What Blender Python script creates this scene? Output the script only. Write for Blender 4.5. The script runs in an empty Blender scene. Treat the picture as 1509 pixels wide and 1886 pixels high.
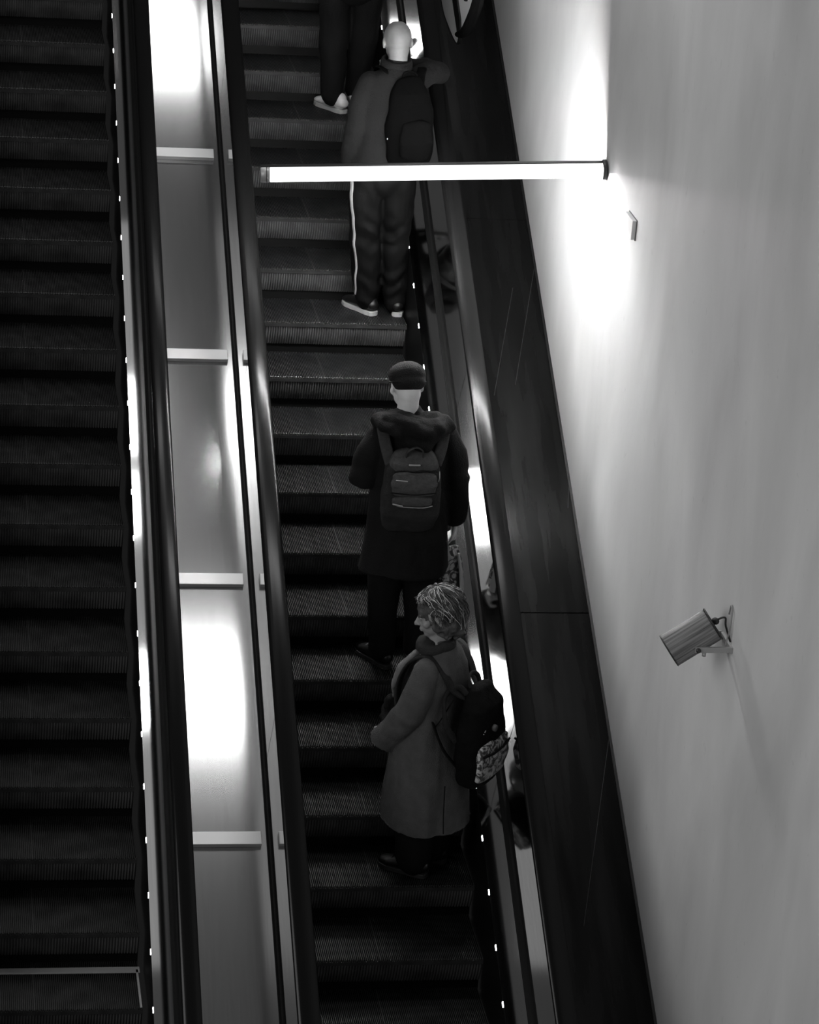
import bpy, bmesh, math, random
from mathutils import Vector, Matrix, Euler, noise
random.seed(7)
scn = bpy.context.scene
C = scn.collection
PI = math.pi
RUN, RISE = .3508, .2025
T = RISE / RUN
NRM = Vector((0, -RISE, RUN)).normalized()
DIR = Vector((0, RUN, RISE)).normalized()
def I(x, y, h=0.0):                      # a point h above the line of step noses
    return Vector((x, y, T * y + h))

# ------------------------------------------------------------------ materials
MATS = {}
def mat(name, col=.5, rough=.5, metal=0., spec=.5, bump=0., bscale=60., var=0., vscale=8., emit=0., stretch=None, aniso=0.):
    if name in MATS: return MATS[name]
    m = bpy.data.materials.new(name); m.use_nodes = True
    nt = m.node_tree; N = nt.nodes; L = nt.links
    b = N['Principled BSDF']
    b.inputs['Base Color'].default_value = (col, col, col, 1)
    b.inputs['Roughness'].default_value = rough
    b.inputs['Metallic'].default_value = metal
    b.inputs['Specular IOR Level'].default_value = spec
    if aniso: b.inputs['Anisotropic'].default_value = aniso
    if emit:
        b.inputs['Emission Color'].default_value = (1, 1, 1, 1)
        b.inputs['Emission Strength'].default_value = emit
    if var or bump:
        tc = N.new('ShaderNodeTexCoord'); mp = N.new('ShaderNodeMapping')
        L.new(tc.outputs['Object'], mp.inputs['Vector'])
        if stretch: mp.inputs['Scale'].default_value = stretch
    if var:
        n = N.new('ShaderNodeTexNoise'); n.inputs['Scale'].default_value = vscale; n.inputs['Detail'].default_value = 6
        L.new(mp.outputs[0], n.inputs['Vector'])
        r = N.new('ShaderNodeMapRange')
        r.inputs['From Min'].default_value = .3; r.inputs['From Max'].default_value = .7
        r.inputs['To Min'].default_value = max(0, col * (1 - var)); r.inputs['To Max'].default_value = col * (1 + var)
        L.new(n.outputs['Fac'], r.inputs['Value'])
        cc = N.new('ShaderNodeCombineColor')
        for i in range(3): L.new(r.outputs[0], cc.inputs[i])
        L.new(cc.outputs[0], b.inputs['Base Color'])
    if bump:
        n = N.new('ShaderNodeTexNoise'); n.inputs['Scale'].default_value = bscale; n.inputs['Detail'].default_value = 4
        L.new(mp.outputs[0], n.inputs['Vector'])
        bp = N.new('ShaderNodeBump'); bp.inputs['Strength'].default_value = bump; bp.inputs['Distance'].default_value = .01
        L.new(n.outputs['Fac'], bp.inputs['Height']); L.new(bp.outputs[0], b.inputs['Normal'])
    MATS[name] = m
    return m

M_tread = mat('tread_metal', .034, .45, .3, var=.45, vscale=9)
M_riser = mat('riser_metal', .11, .5, .3, var=.4, vscale=7)
M_mark = mat('demarcation_paint', .42, .5)
M_black = mat('black_profile', .004, .5, spec=.2)
M_skirt = mat('skirt_panel', .003, .5, spec=.15)
def satin(name, col, rough, fac, var=0, scale=(1, 1, 1), vs=3):
    m = bpy.data.materials.new(name); m.use_nodes = True
    nt = m.node_tree; N = nt.nodes; L = nt.links
    for n in list(N): N.remove(n)
    o = N.new('ShaderNodeOutputMaterial'); mx = N.new('ShaderNodeMixShader'); mx.inputs[0].default_value = fac
    d = N.new('ShaderNodeBsdfDiffuse'); d.inputs['Color'].default_value = (col, col, col, 1)
    g = N.new('ShaderNodeBsdfGlossy'); g.inputs['Roughness'].default_value = rough; g.inputs['Color'].default_value = (1, 1, 1, 1)
    if var:
        tc = N.new('ShaderNodeTexCoord'); mp = N.new('ShaderNodeMapping'); mp.inputs['Scale'].default_value = scale
        n = N.new('ShaderNodeTexNoise'); n.inputs['Scale'].default_value = vs; n.inputs['Detail'].default_value = 6
        r = N.new('ShaderNodeMapRange'); r.inputs['From Min'].default_value = .3; r.inputs['From Max'].default_value = .7
        r.inputs['To Min'].default_value = fac * (1 - var); r.inputs['To Max'].default_value = fac * (1 + var)
        L.new(tc.outputs['Object'], mp.inputs['Vector']); L.new(mp.outputs[0], n.inputs['Vector']); L.new(n.outputs['Fac'], r.inputs['Value']); L.new(r.outputs[0], mx.inputs[0])
    L.new(d.outputs[0], mx.inputs[1]); L.new(g.outputs[0], mx.inputs[2]); L.new(mx.outputs[0], o.inputs[0]); return m
M_rubber = satin('handrail_rubber', .006, .22, .018)
M_steel = mat('brushed_steel', .50, .15, 1., var=.06, vscale=3, stretch=(40, 1, 1))
M_deck = mat('inner_deck_steel', .62, .06, 1., var=.05, vscale=3, stretch=(40, 1, 1))
M_bal = mat('balustrade_steel', .56, .05, 1., var=.05, vscale=3, stretch=(1, 1, 30))
M_dark = satin('dark_deck_panel', .004, .16, .012, var=.5, scale=(7, .6, .6), vs=2)
M_bar = mat('bar_steel', .75, .42, .6)
M_led = mat('skirt_led', 1, emit=14)
M_joint = mat('joint_line', .035, .5)

def glass_mat():
    m = bpy.data.materials.new('balustrade_glass'); m.use_nodes = True
    nt = m.node_tree; N = nt.nodes; L = nt.links
    for n in list(N): N.remove(n)
    o = N.new('ShaderNodeOutputMaterial'); mx = N.new('ShaderNodeMixShader')
    f = N.new('ShaderNodeFresnel'); f.inputs['IOR'].default_value = 1.52
    t = N.new('ShaderNodeBsdfTransparent'); t.inputs['Color'].default_value = (.55, .55, .55, 1)
    g = N.new('ShaderNodeBsdfGlossy'); g.inputs['Roughness'].default_value = .02
    g.inputs['Color'].default_value = (.95, .95, .95, 1)
    L.new(f.outputs[0], mx.inputs[0]); L.new(t.outputs[0], mx.inputs[1]); L.new(g.outputs[0], mx.inputs[2])
    L.new(mx.outputs[0], o.inputs[0])
    return m
M_glass = glass_mat()

def plaster_mat():
    m = bpy.data.materials.new('wall_plaster'); m.use_nodes = True
    nt = m.node_tree; N = nt.nodes; L = nt.links; b = N['Principled BSDF']
    b.inputs['Roughness'].default_value = .55; b.inputs['Specular IOR Level'].default_value = .35
    tc = N.new('ShaderNodeTexCoord')
    def noi(scale, stretch, detail=5, rot=0):
        mp = N.new('ShaderNodeMapping'); mp.inputs['Scale'].default_value = stretch; mp.inputs['Rotation'].default_value = (rot, 0, 0)
        L.new(tc.outputs['Object'], mp.inputs['Vector'])
        n = N.new('ShaderNodeTexNoise'); n.inputs['Scale'].default_value = scale; n.inputs['Detail'].default_value = detail
        n.inputs['Distortion'].default_value = .6
        L.new(mp.outputs[0], n.inputs['Vector']); return n.outputs['Fac']
    def rng(s, a, b_, lo, hi):
        r = N.new('ShaderNodeMapRange'); r.inputs['From Min'].default_value = a; r.inputs['From Max'].default_value = b_
        r.inputs['To Min'].default_value = lo; r.inputs['To Max'].default_value = hi; L.new(s, r.inputs['Value']); return r.outputs[0]
    def mul(a, b_):
        q = N.new('ShaderNodeMath'); q.operation = 'MULTIPLY'; L.new(a, q.inputs[0]); L.new(b_, q.inputs[1]); return q.outputs[0]
    a = rng(noi(1.1, (1, 1, .5), 4, .45), .3, .7, .56, .74)       # broad trowel clouds
    s = rng(noi(1.5, (1, 1.4, .6), 4, .5), .35, .75, .94, 1.05)    # vertical wash streaks
    sp = rng(noi(26, (1, 1, .6), 2), .70, .74, 1.0, .93)           # little stains
    v = mul(mul(a, s), sp)
    cc = N.new('ShaderNodeCombineColor')
    for i in range(3): L.new(v, cc.inputs[i])
    L.new(cc.outputs[0], b.inputs['Base Color'])
    bp = N.new('ShaderNodeBump'); bp.inputs['Strength'].default_value = .25; bp.inputs['Distance'].default_value = .012
    L.new(noi(5, (1, 1, .5), 6, .2), bp.inputs['Height']); L.new(bp.outputs[0], b.inputs['Normal'])
    return m
M_wall = plaster_mat()

# ------------------------------------------------------------------ mesh tools
def link(name, me, m, parent=None, smooth=True):
    o = bpy.data.objects.new(name, me); C.objects.link(o)
    if m is not None:
        me.materials.clear(); me.materials.append(m)
    if smooth:
        for p in me.polygons: p.use_smooth = True
    if parent: o.parent = parent
    return o
def mesh(name, vs, fs):
    me = bpy.data.meshes.new(name); me.from_pydata([tuple(v) for v in vs], [], fs); me.update(); return me
def tag(o, label, cat, group=None, kind=None):
    if label: o['label'] = label
    if cat: o['category'] = cat
    if group: o['group'] = group
    if kind: o['kind'] = kind
    return o
def empty(name, loc=(0, 0, 0)):
    o = bpy.data.objects.new(name, None); C.objects.link(o); o.location = loc; o.empty_display_size = .1; return o
class MB:
    def __init__(s): s.v = []; s.f = []
    def add(s, vs, fs):
        k = len(s.v); s.v += [Vector(v) for v in vs]; s.f += [tuple(i + k for i in f) for f in fs]; return s
    def box(s, c, d, R=None):
        c = Vector(c); vs = []
        for z in (-1, 1):
            for y in (-1, 1):
                for x in (-1, 1):
                    p = Vector((x * d[0] / 2, y * d[1] / 2, z * d[2] / 2))
                    vs.append(c + (R @ p if R else p))
        return s.add(vs, [(0, 2, 3, 1), (4, 5, 7, 6), (0, 1, 5, 4), (2, 6, 7, 3), (0, 4, 6, 2), (1, 3, 7, 5)])
    def prism(s, poly, y0, y1, cut=None):        # (x,h) cross-section run along the incline
        n = len(poly)
        vs = [I(x, y0, h) for x, h in poly] + [I(x, y1, h) for x, h in poly]
        fs = [tuple(range(n)), tuple(range(2 * n - 1, n - 1, -1))]
        fs += [(i, i + n, (i + 1) % n + n, (i + 1) % n) for i in range(n)]
        return s.add(vs, fs)
    def loft(s, pts, rad, ref=(1, 0, 0), n=16, cap=True, power=2.0):
        pts = [Vector(p) for p in pts]; rad = [(r, r) if not isinstance(r, (tuple, list)) else r for r in rad]
        ref = Vector(ref); m = len(pts); rings = []
        tg = []
        for i in range(m):
            a = pts[max(i - 1, 0)]; b = pts[min(i + 1, m - 1)]; tg.append((b - a).normalized())
        def ring(c, t, ra, rb):
            a = ref - ref.dot(t) * t
            if a.length < 1e-3: a = Vector((0, 1, 0)) - t.y * t
            a.normalize(); b = t.cross(a); o = []
            for k in range(n):
                q = 2 * PI * k / n; cx, sx = math.cos(q), math.sin(q)
                if power != 2.0:
                    cx = math.copysign(abs(cx) ** (2 / power), cx); sx = math.copysign(abs(sx) ** (2 / power), sx)
                o.append(c + a * (ra * cx) + b * (rb * sx))
            return o
        c0, c1 = cap if isinstance(cap, tuple) else (cap, cap)
        if c0:
            r = min(rad[0]); 
            for th in (80, 55, 28):
                q = math.radians(th); rings.append(ring(pts[0] - tg[0] * r * math.sin(q), tg[0], rad[0][0] * math.cos(q), rad[0][1] * math.cos(q)))
        for i in range(m): rings.append(ring(pts[i], tg[i], *rad[i]))
        if c1:
            r = min(rad[-1])
            for th in (28, 55, 80):
                q = math.radians(th); rings.append(ring(pts[-1] + tg[-1] * r * math.sin(q), tg[-1], rad[-1][0] * math.cos(q), rad[-1][1] * math.cos(q)))
        vs = [v for r in rings for v in r]; fs = []
        for i in range(len(rings) - 1):
            for k in range(n):
                fs.append((i * n + k, i * n + (k + 1) % n, (i + 1) * n + (k + 1) % n, (i + 1) * n + k))
        fs.append(tuple(range(n - 1, -1, -1))); fs.append(tuple(range((len(rings) - 1) * n, len(rings) * n)))
        return s.add(vs, fs)
    def ell(s, c, r, R=None, n=16):
        c = Vector(c); vs = []; fs = []
        for i in range(1, n):
            a = PI * i / n
            for k in range(2 * n):
                b = PI * k / n
                p = Vector((r[0] * math.sin(a) * math.cos(b), r[1] * math.sin(a) * math.sin(b), r[2] * math.cos(a)))
                vs.append(c + (R @ p if R else p))
        m = 2 * n
        for i in range(n - 2):
            for k in range(m): fs.append((i * m + k, (i + 1) * m + k, (i + 1) * m + (k + 1) % m, i * m + (k + 1) % m))
        fs.append(tuple(range(m))); fs.append(tuple(range((n - 1) * m - 1, (n - 2) * m - 1, -1)))
        return s.add(vs, fs)
    def xf(s, M):
        s.v = [M @ v for v in s.v]; return s
    def build(s, name, m, parent=None, smooth=True, bevel=0):
        me = mesh(name, s.v, s.f)
        bm = bmesh.new(); bm.from_mesh(me); bmesh.ops.recalc_face_normals(bm, faces=bm.faces)
        if bevel: bmesh.ops.bevel(bm, geom=list(bm.edges), offset=bevel, segments=2, affect='EDGES', profile=.6)
        bm.to_mesh(me); bm.free()
        return link(name, me, m, parent, smooth)
    def blob(s, name, m, parent=None, voxel=.008, it=3, fold=None):     # union of the shapes as one smooth surface
        me = mesh(name, s.v, s.f)
        bm = bmesh.new(); bm.from_mesh(me); bmesh.ops.recalc_face_normals(bm, faces=bm.faces); bm.to_mesh(me); bm.free()
        o = bpy.data.objects.new('tmp', me); C.objects.link(o)
        r = o.modifiers.new('r', 'REMESH'); r.mode = 'VOXEL'; r.voxel_size = voxel
        if it:
            q = o.modifiers.new('s', 'SMOOTH'); q.factor = .5; q.iterations = it
        bpy.context.view_layer.update()
        dg = bpy.context.evaluated_depsgraph_get()
        out = bpy.data.meshes.new_from_object(o.evaluated_get(dg)); out.name = name
        bpy.data.objects.remove(o)
        if fold:
            out.update(); vn = [v.normal.copy() for v in out.vertices]
            for v, n_ in zip(out.vertices, vn):
                v.co = v.co + n_ * fold(v.co, n_)
            out.update()
        return link(name, out, m, parent)

# ------------------------------------------------------------------ setting: the plaster wall
WX = .787
w = MB().box((WX + .1, 2, 3), (.2, 26, 22)).build('wall_right', M_wall, smooth=False)
tag(w, 'tall pale plaster wall rising beside the right escalator', 'wall', kind='structure')

# ------------------------------------------------------------------ escalators
Y0, Y1 = -3.2, 9.0
def step_tread_mesh(x0, x1):
    # grooved tread: cleats run front to back
    mb = MB(); pitch = .0092; n = int((x1 - x0) / pitch); pitch = (x1 - x0) / n
    prof = [(x0, -.012)]
    for i in range(n):
        a = x0 + i * pitch; wd = .52
        if abs(a + pitch / 2 - (x0 + (x1 - x0) * .41)) < pitch * .5: wd = .92
        l = a + pitch * (1 - wd) / 2; r = a + pitch * (1 + wd) / 2
        prof += [(l, -.012), (l + .0004, 0), (r - .0004, 0), (r, -.012)]
    prof.append((x1, -.012))
    ys = [.0, .004, .425]; dz = [-.004, 0, 0]
    vs = []; m = len(prof)
    for y, d in zip(ys, dz):
        vs += [(x, y, z + (d if z == 0 else 0)) for x, z in prof]
    vs += [(x, .0, -.03) for x, z in prof]
    fs = []
    for j in range(2):
        for i in range(m - 1): fs.append((j * m + i, j * m + i + 1, (j + 1) * m + i + 1, (j + 1) * m + i))
    for i in range(m - 1): fs.append((3 * m + i, 3 * m + i + 1, i + 1, i))
    mb.add(vs, fs); mb.box(((x0 + x1) / 2, .235, -.04), (x1 - x0, .38, .02))
    me = mesh('step', mb.v, mb.f); me.materials.append(M_tread)
    # riser, curved and fluted
    n = int((x1 - x0) / .0138); p = (x1 - x0) / n; prof = []
    for i in range(n):
        a = x0 + i * p; prof += [(a + p * .12, .0), (a + p * .5, .0), (a + p * .62, .008), (a + p * 1.0, .008)]
    m = len(prof); vs = []; rows = 9
    for j in range(rows):
        t = j / (rows - 1); z = -.006 - .142 * t; y = .004 + .042 * t ** 2.0
        vs += [(x, y + d, z) for x, d in prof]
    fs = [(j * m + i, j * m + i + 1, (j + 1) * m + i + 1, (j + 1) * m + i) for j in range(rows - 1) for i in range(m - 1)]
    rb = MB().add(vs, fs); rb.box(((x0 + x1) / 2, .075, -.135), (x1 - x0, .02, .160))  # black back plate stands in for the shaded gap below the riser
    me2 = mesh('riser', rb.v, rb.f); me2.materials.append(M_riser); me2.materials.append(M_black)
    for p in list(me2.polygons)[-6:]: p.material_index = 1
    return me, me2
def make_escalator(xr, phase, label, kmin, kmax, special=None):
    xl = xr - .86
    root = empty('escalator', I(xr - .42, 0, -.5)); tag(root, label, 'escalator')
    off = root.location
    def put(o): o.parent = root; o.location = Vector(o.location) - off; return o
    tm, rm = step_tread_mesh(-.858, 0)
    for k in range(kmin, kmax):
        s = bpy.data.objects.new('step', tm); C.objects.link(s); s.location = (xr, (k + phase) * RUN, (k + phase) * RISE); put(s)
        r = bpy.data.objects.new('riser', rm); C.objects.link(r); r.parent = s
        if k == special:
            mb = MB().box((-.42, .335, .001), (.85, .05, .004)); d = mb.build('demarcation_line', M_mark, s, smooth=False)
            mb = MB().box((-.008, .17, .001), (.010, .33, .004)); d = mb.build('demarcation_line', M_mark, s, smooth=False)
            d['label'] = 'pale painted line along the step edge'
    def prism(name, poly, m, y0=Y0, y1=Y1, parent=None):
        o = MB().prism(poly, y0, y1).build(name, m, smooth=False); return put(o)
    for side in (1, -1):
        e = xr if side == 1 else xl
        kx = .87 if (xr < -1 and side == 1) else 1.
        e0 = -1.633 if kx < 1 else e
        X = lambda a: e0 + side * a * kx
        rail = -1.509 if kx < 1 else (-.997 if side == -1 and xr > -1 else X(.155)); hw = .044 if kx < 1 else .052
        sk = prism('skirt', [(X(.010), -.95), (X(.016), -.95), (X(.016), .292), (X(.010), .292)], M_skirt)
        prism('inner_deck', [(X(.012), .27), (X(.115), .285), (X(.115), .302), (X(.010), .300)], M_deck)
        prism('gasket', [(X(.115), .27), (X(.140), .27), (X(.140), .325), (X(.133), .325), (X(.117), .310)], M_black)
        y = Y0; j = 0
        while y < Y1:                      # polished balustrade panels, joints square to the incline
            g = MB(); x0, x1 = X(.139), X(.174); h0, h1 = .27, .93
            q = []
            for x in (x0, x1):
                for yy, top in ((y, 0), (y + 1.93, 0), (y + 1.93, 1), (y, 1)):
                    b = I(x, yy, h0); q.append(b + NRM * ((h1 - h0) * math.cos(math.atan(T))) * top)
            g.add(q, [(0, 1, 2, 3), (7, 6, 5, 4), (0, 4, 5, 1), (1, 5, 6, 2), (2, 6, 7, 3), (3, 7, 4, 0)])
            put(g.build('balustrade_panel', M_bal, smooth=False)); y += 1.936
        prism('gasket', [(X(.173), .05), (X(.190), .05), (X(.190), .308), (X(.180), .318), (X(.173), .320)], M_black)
        cx = rail; ring = []
        for a in range(0, 360, 18):
            q = math.radians(a); c, s_ = math.cos(q), math.sin(q)
            ring.append((cx + hw * math.copysign(abs(c) ** .7, c), .955 + .021 * math.copysign(abs(s_) ** .8, s_)))
        h = MB().prism(ring, Y0, Y1).build('handrail', M_rubber, smooth=True); put(h)
        prism('handrail_guide', [(cx - .014, .905), (cx + .014, .905), (cx + .014, .935), (cx - .014, .935)], M_bar)
        led = MB().box((0, 0, 0), (.005, .026, .011), Matrix.Rotation(math.atan(T), 3, 'X')); lm = None
        yy = LEDP[(xr, side)]
        n0 = int((Y0 - yy) / .2598) ; 
        for i in range(n0, int((Y1 - yy) / .2598)):
            if lm is None:
                o = led.build('skirt_light', M_led, smooth=False); lm = o.data
            else:
                o = bpy.data.objects.new('skirt_light', lm); C.objects.link(o)
            o.location = I(X(.009), yy + i * .2598, .292) - off - (sk.location)
            o.parent = sk
    return root
cosI = math.cos(math.atan(T))
XL = -1.650
LEDP = {(0., 1): -.5246 * cosI, (0., -1): -.5246 * cosI, (XL, 1): 6.0757 * cosI, (XL, -1): 6.0757 * cosI}
esc_r = make_escalator(0., 0., 'right escalator carrying four people, beside the dark metal deck and plaster wall', -6, 24)
esc_l = make_escalator(XL, .4174, 'empty escalator at the left edge with dark grooved steps', -6, 24, special=-1)

# ------------------------------------------------------------------ centre deck with anti-slide bars
dk = MB().prism([(-1.462, .24), (-1.032, .24), (-1.032, .300), (-1.462, .300)], Y0, Y1).build('centre_deck', M_steel, smooth=False)
tag(dk, 'brushed steel deck running up between the two escalators', 'deck')
bars = [(4.262, 'topmost of the four'), (2.945, 'second from the top'), (1.640, 'third from the top'), (.313, 'lowest of the four')]
R30 = Matrix.Rotation(math.atan(T), 3, 'X')
bm0 = None
for y, w_ in bars:
    c = I(-1.262, y, .300) + NRM * .0135
    if bm0 is None:
        o = MB().box((0, 0, 0), (.372, .072, .027), R30).build('anti_slide_bar', M_bar, smooth=False, bevel=.003); bm0 = o
    else:
        o = bm0.copy(); C.objects.link(o)
    o.location = c
    tag(o, 'short pale steel bar lying across the centre deck, ' + w_, 'bar', 'anti-slide bars on the centre deck')

# ------------------------------------------------------------------ dark outer deck beside the wall
OH = .08
od = empty('outer_deck', I(.46, 0, 0)); tag(od, 'polished dark metal deck between the right handrail and the plaster wall', 'deck')
y = Y0
while y < Y1:
    o = MB().prism([(.192, OH - .06), (WX - .001, OH - .06), (WX - .001, OH), (.192, OH)], y, y + 2.444).build('deck_panel', M_dark, smooth=False)
    o.parent = od; o.location = -od.location; y += 2.45
o = MB().prism([(.192, OH - .08), (WX - .001, OH - .08), (WX - .001, OH - .008), (.192, OH - .008)], Y0, Y1).build('deck_frame', M_black, od, smooth=False); o.location = -od.location
o = MB().prism([(WX - .014, OH - .001), (WX - .001, OH - .001), (WX - .001, OH + .012), (WX - .014, OH + .006)], Y0, Y1).build('edge_bead', M_black, od, smooth=False); o.location = -od.location
# thin slanting scores in the deck surface
for a, b in (((.63, 3.68), (.43, 2.98)), ((.784, 3.85), (.56, 3.05)), ((.784, 1.05), (.50, .08)), ((.784, 2.48), (.75, 2.3))):
    pa, pb = I(a[0], a[1], .0812), I(b[0], b[1], .0812)
    o = MB().loft([pa, pb], [.0012, .0012], n=6).build('score_line', M_joint, od); o.location = -od.location

# newel end of a further balustrade on the deck
nb = empty('balustrade', I(.42, 5, .3)); tag(nb, 'rounded newel end of a glass balustrade standing on the dark deck', 'balustrade')
def plane_poly(name, pts, x0, x1, m, smooth=False):
    n = len(pts); vs = [I(x0, y, h) for y, h in pts] + [I(x1, y, h) for y, h in pts]
    fs = [tuple(range(n)), tuple(range(2 * n - 1, n - 1, -1))] + [(i, i + n, (i + 1) % n + n, (i + 1) % n) for i in range(n)]
    o = MB().add(vs, fs).build(name, m, nb, smooth); o.location = -nb.location; return o
YF = 8.6
def curve(pts, n=8):
    out = []
    for i in range(len(pts) - 1):
        p0 = Vector(pts[max(i - 1, 0)]); p1 = Vector(pts[i]); p2 = Vector(pts[i + 1]); p3 = Vector(pts[min(i + 2, len(pts) - 1)])
        for k in range(n):
            t = k / n
            out.append(.5 * ((2 * p1) + (p2 - p0) * t + (2 * p0 - 5 * p1 + 4 * p2 - p3) * t * t + (3 * p1 - p0 - 3 * p2 + p3) * t ** 3))
    out.append(Vector(pts[-1])); return out
low = curve([(5.75, .25), (5.45, .27), (5.2, .36), (5.0, .45), (4.89, .52), (4.86, .60)], 6)
plane_poly('fascia', [(YF, .25)] + [tuple(p) for p in low] + [(YF, .60)], .412, .428, mat('newel_lit_steel', .85, .4, .2))  # pale base colour stands in for the lamp reflection on the newel steel
plane_poly('gasket', [(YF, .60), (4.87, .58), (4.80, .66), (4.84, .70), (YF, .74)], .404, .436, M_black)
rim = curve([(4.85, .60), (4.70, .74), (4.55, .93), (4.40, 1.16), (4.30, 1.42), (4.42, 1.60), (4.8, 1.66), (5.6, 1.66), (YF, 1.66)], 8)
plane_poly('newel_panel', [tuple(p) for p in rim] + [(YF, .68)], .415, .425, mat('newel_lit_steel', .85, .4, .2))
M_plate = M_deck
o = MB().loft([I(.42, p[0], p[1]) for p in rim], [(.036, .022)] * len(rim), ref=(1, 0, 0), n=14).build('handrail', M_rubber, nb); o.location = -nb.location
o = MB().loft([I(.42, p[0], p[1]) for p in curve([(5.75, .245), (5.45, .265), (5.2, .355), (5.0, .445), (4.89, .515), (4.85, .60)], 6)], [(.012, .006)] * 31, n=8).build('edge_trim', M_black, nb); o.location = -nb.location
o = MB().loft([I(.404, 4.70, .93), I(.411, 4.70, .93)], [.012, .012], ref=(0, 1, 0), n=12).build('bolt', M_black, nb); o.location = -nb.location

# ------------------------------------------------------------------ tube light on the wall
P0 = Vector((WX, 2.39, 3.281)); P1 = Vector((-1.0, 2.564, 3.146))
AX = (P1 - P0).normalized()
lr = empty('tube_light', P0); tag(lr, 'glowing tube light reaching out level from the plaster wall over the escalator', 'light')
E2 = (Vector((0, 1, 0)) - AX * AX.y).normalized(); E3 = E2.cross(AX)
if E3.z < 0: E3 = -E3
def arc_shell(r0, r1, a0, a1, s0, s1, n=20):
    vs = []; fs = []
    for s_ in (s0, s1):
        for r in (r0, r1):
            for i in range(n + 1):
                q = math.radians(a0 + (a1 - a0) * i / n); vs.append(P0 + AX * s_ + (E2 * math.cos(q) + E3 * math.sin(q)) * r)
    m = n + 1
    for i in range(n):
        fs += [(i, i + 1, m + i + 1, m + i), (2 * m + i, 3 * m + i, 3 * m + i + 1, 2 * m + i + 1), (i, 2 * m + i, 2 * m + i + 1, i + 1), (m + i, m + i + 1, 3 * m + i + 1, 3 * m + i)]
    fs += [(0, m, 3 * m, 2 * m), (n, 2 * m + n, 3 * m + n, m + n)]
    return MB().add(vs, fs)
LEN = (P1 - P0).length
def put_l(o): o.parent = lr; o.location = -P0; return o
M_house = mat('lamp_housing', .03, .4)
M_cap = mat('lamp_cap', .45, .4, .3)
M_lamp = mat('lamp_inner', 1, emit=420)
def diffuser_mat():
    m = bpy.data.materials.new('lamp_diffuser'); m.use_nodes = True; nt = m.node_tree; N = nt.nodes; L = nt.links
    for n in list(N): N.remove(n)
    o = N.new('ShaderNodeOutputMaterial'); a = N.new('ShaderNodeAddShader'); t = N.new('ShaderNodeBsdfTransparent'); e = N.new('ShaderNodeEmission')
    t.inputs['Color'].default_value = (.85, .85, .85, 1); e.inputs['Strength'].default_value = 1.3
    L.new(t.outputs[0], a.inputs[0]); L.new(e.outputs[0], a.inputs[1]); L.new(a.outputs[0], o.inputs[0]); return m
M_diff = diffuser_mat()
put_l(arc_shell(.0445, .0475, 56, 118, .01, LEN).build('housing', M_house))
put_l(arc_shell(.036, .039, 56, 186, .03, LEN - .03).build('reflector', M_house))
put_l(arc_shell(.042, .044, 118, 416, .03, LEN - .05, 40).build('diffuser', M_diff))
put_l(MB().loft([P0 + AX * .05, P0 + AX * (LEN - .07)], [.014, .014], ref=E2, n=12).build('lamp_tube', M_lamp))
put_l(MB().loft([P0 + AX * .001, P0 + AX * .004, P0 + AX * .022, P0 + AX * .024], [.050, .054, .054, .048], ref=E2, n=32, cap=False).build('wall_mount', M_house))
put_l(MB().loft([P0 + AX * (LEN - .05), P0 + AX * (LEN - .046), P0 + AX * (LEN - .004), P0 + AX * LEN], [.042, .046, .046, .042], ref=E2, n=32, cap=False).build('end_cap', M_cap))
put_l(MB().loft([P0 + AX * (LEN - .034), P0 + AX * (LEN - .030)], [.0475, .0475], ref=E2, n=32, cap=False).build('end_ring', M_house))

# ------------------------------------------------------------------ small plate on the wall
pr = empty('wall_plate', (WX, 1.735, 3.176)); tag(pr, 'small pale rectangular plate fixed to the wall below the tube light', 'plate')
R5 = Matrix.Rotation(math.radians(0), 3, 'X')
o = MB().box((-.012, 0, 0), (.024, .165, .098)).build('cover', mat('plate_paint', .8, .4), pr, smooth=False, bevel=.002)
o = MB().box((-.002, 0, 0), (.004, .175, .106)).build('backplate', mat('plate_back', .12, .5), pr, smooth=False)

# ------------------------------------------------------------------ projector speaker on its bracket
sp = empty('wall_speaker', (WX, -.70, 2.065)); tag(sp, 'drum-shaped grained grey speaker on a steel bracket on the plaster wall', 'speaker')
def grain():
    m = bpy.data.materials.new('grained_drum'); m.use_nodes = True; nt = m.node_tree; N = nt.nodes; L = nt.links; b = N['Principled BSDF']
    tc = N.new('ShaderNodeTexCoord'); mp = N.new('ShaderNodeMapping'); mp.inputs['Scale'].default_value = (60, 60, 2.2)
    n = N.new('ShaderNodeTexNoise'); n.inputs['Scale'].default_value = 1.3; n.inputs['Detail'].default_value = 7
    r = N.new('ShaderNodeMapRange'); r.inputs['From Min'].default_value = .35; r.inputs['From Max'].default_value = .65
    r.inputs['To Min'].default_value = .07; r.inputs['To Max'].default_value = .34
    cc = N.new('ShaderNodeCombineColor')
    L.new(tc.outputs['Object'], mp.inputs['Vector']); L.new(mp.outputs[0], n.inputs['Vector']); L.new(n.outputs['Fac'], r.inputs['Value'])
    for i in range(3): L.new(r.outputs[0], cc.inputs[i])
    L.new(cc.outputs[0], b.inputs['Base Color']); b.inputs['Roughness'].default_value = .5; return m
M_drum = grain()
pc = Vector((-.171, .0, -.021)); da = Vector((-.176, .0, -.126)).normalized()      # drum centre and axis, in the speaker's frame
q = da.to_track_quat('Z', 'Y'); hl = .110
drum = MB()
drum.loft([(0, 0, -hl), (0, 0, -hl + .004), (0, 0, hl - .004), (0, 0, hl)], [.073, .077, .077, .075], n=40, cap=False)
o = drum.build('drum', M_drum, sp); o.location = pc; o.rotation_mode = 'QUATERNION'; o.rotation_quaternion = q
for p in o.data.polygons: p.use_smooth = len(p.vertices) == 4
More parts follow.
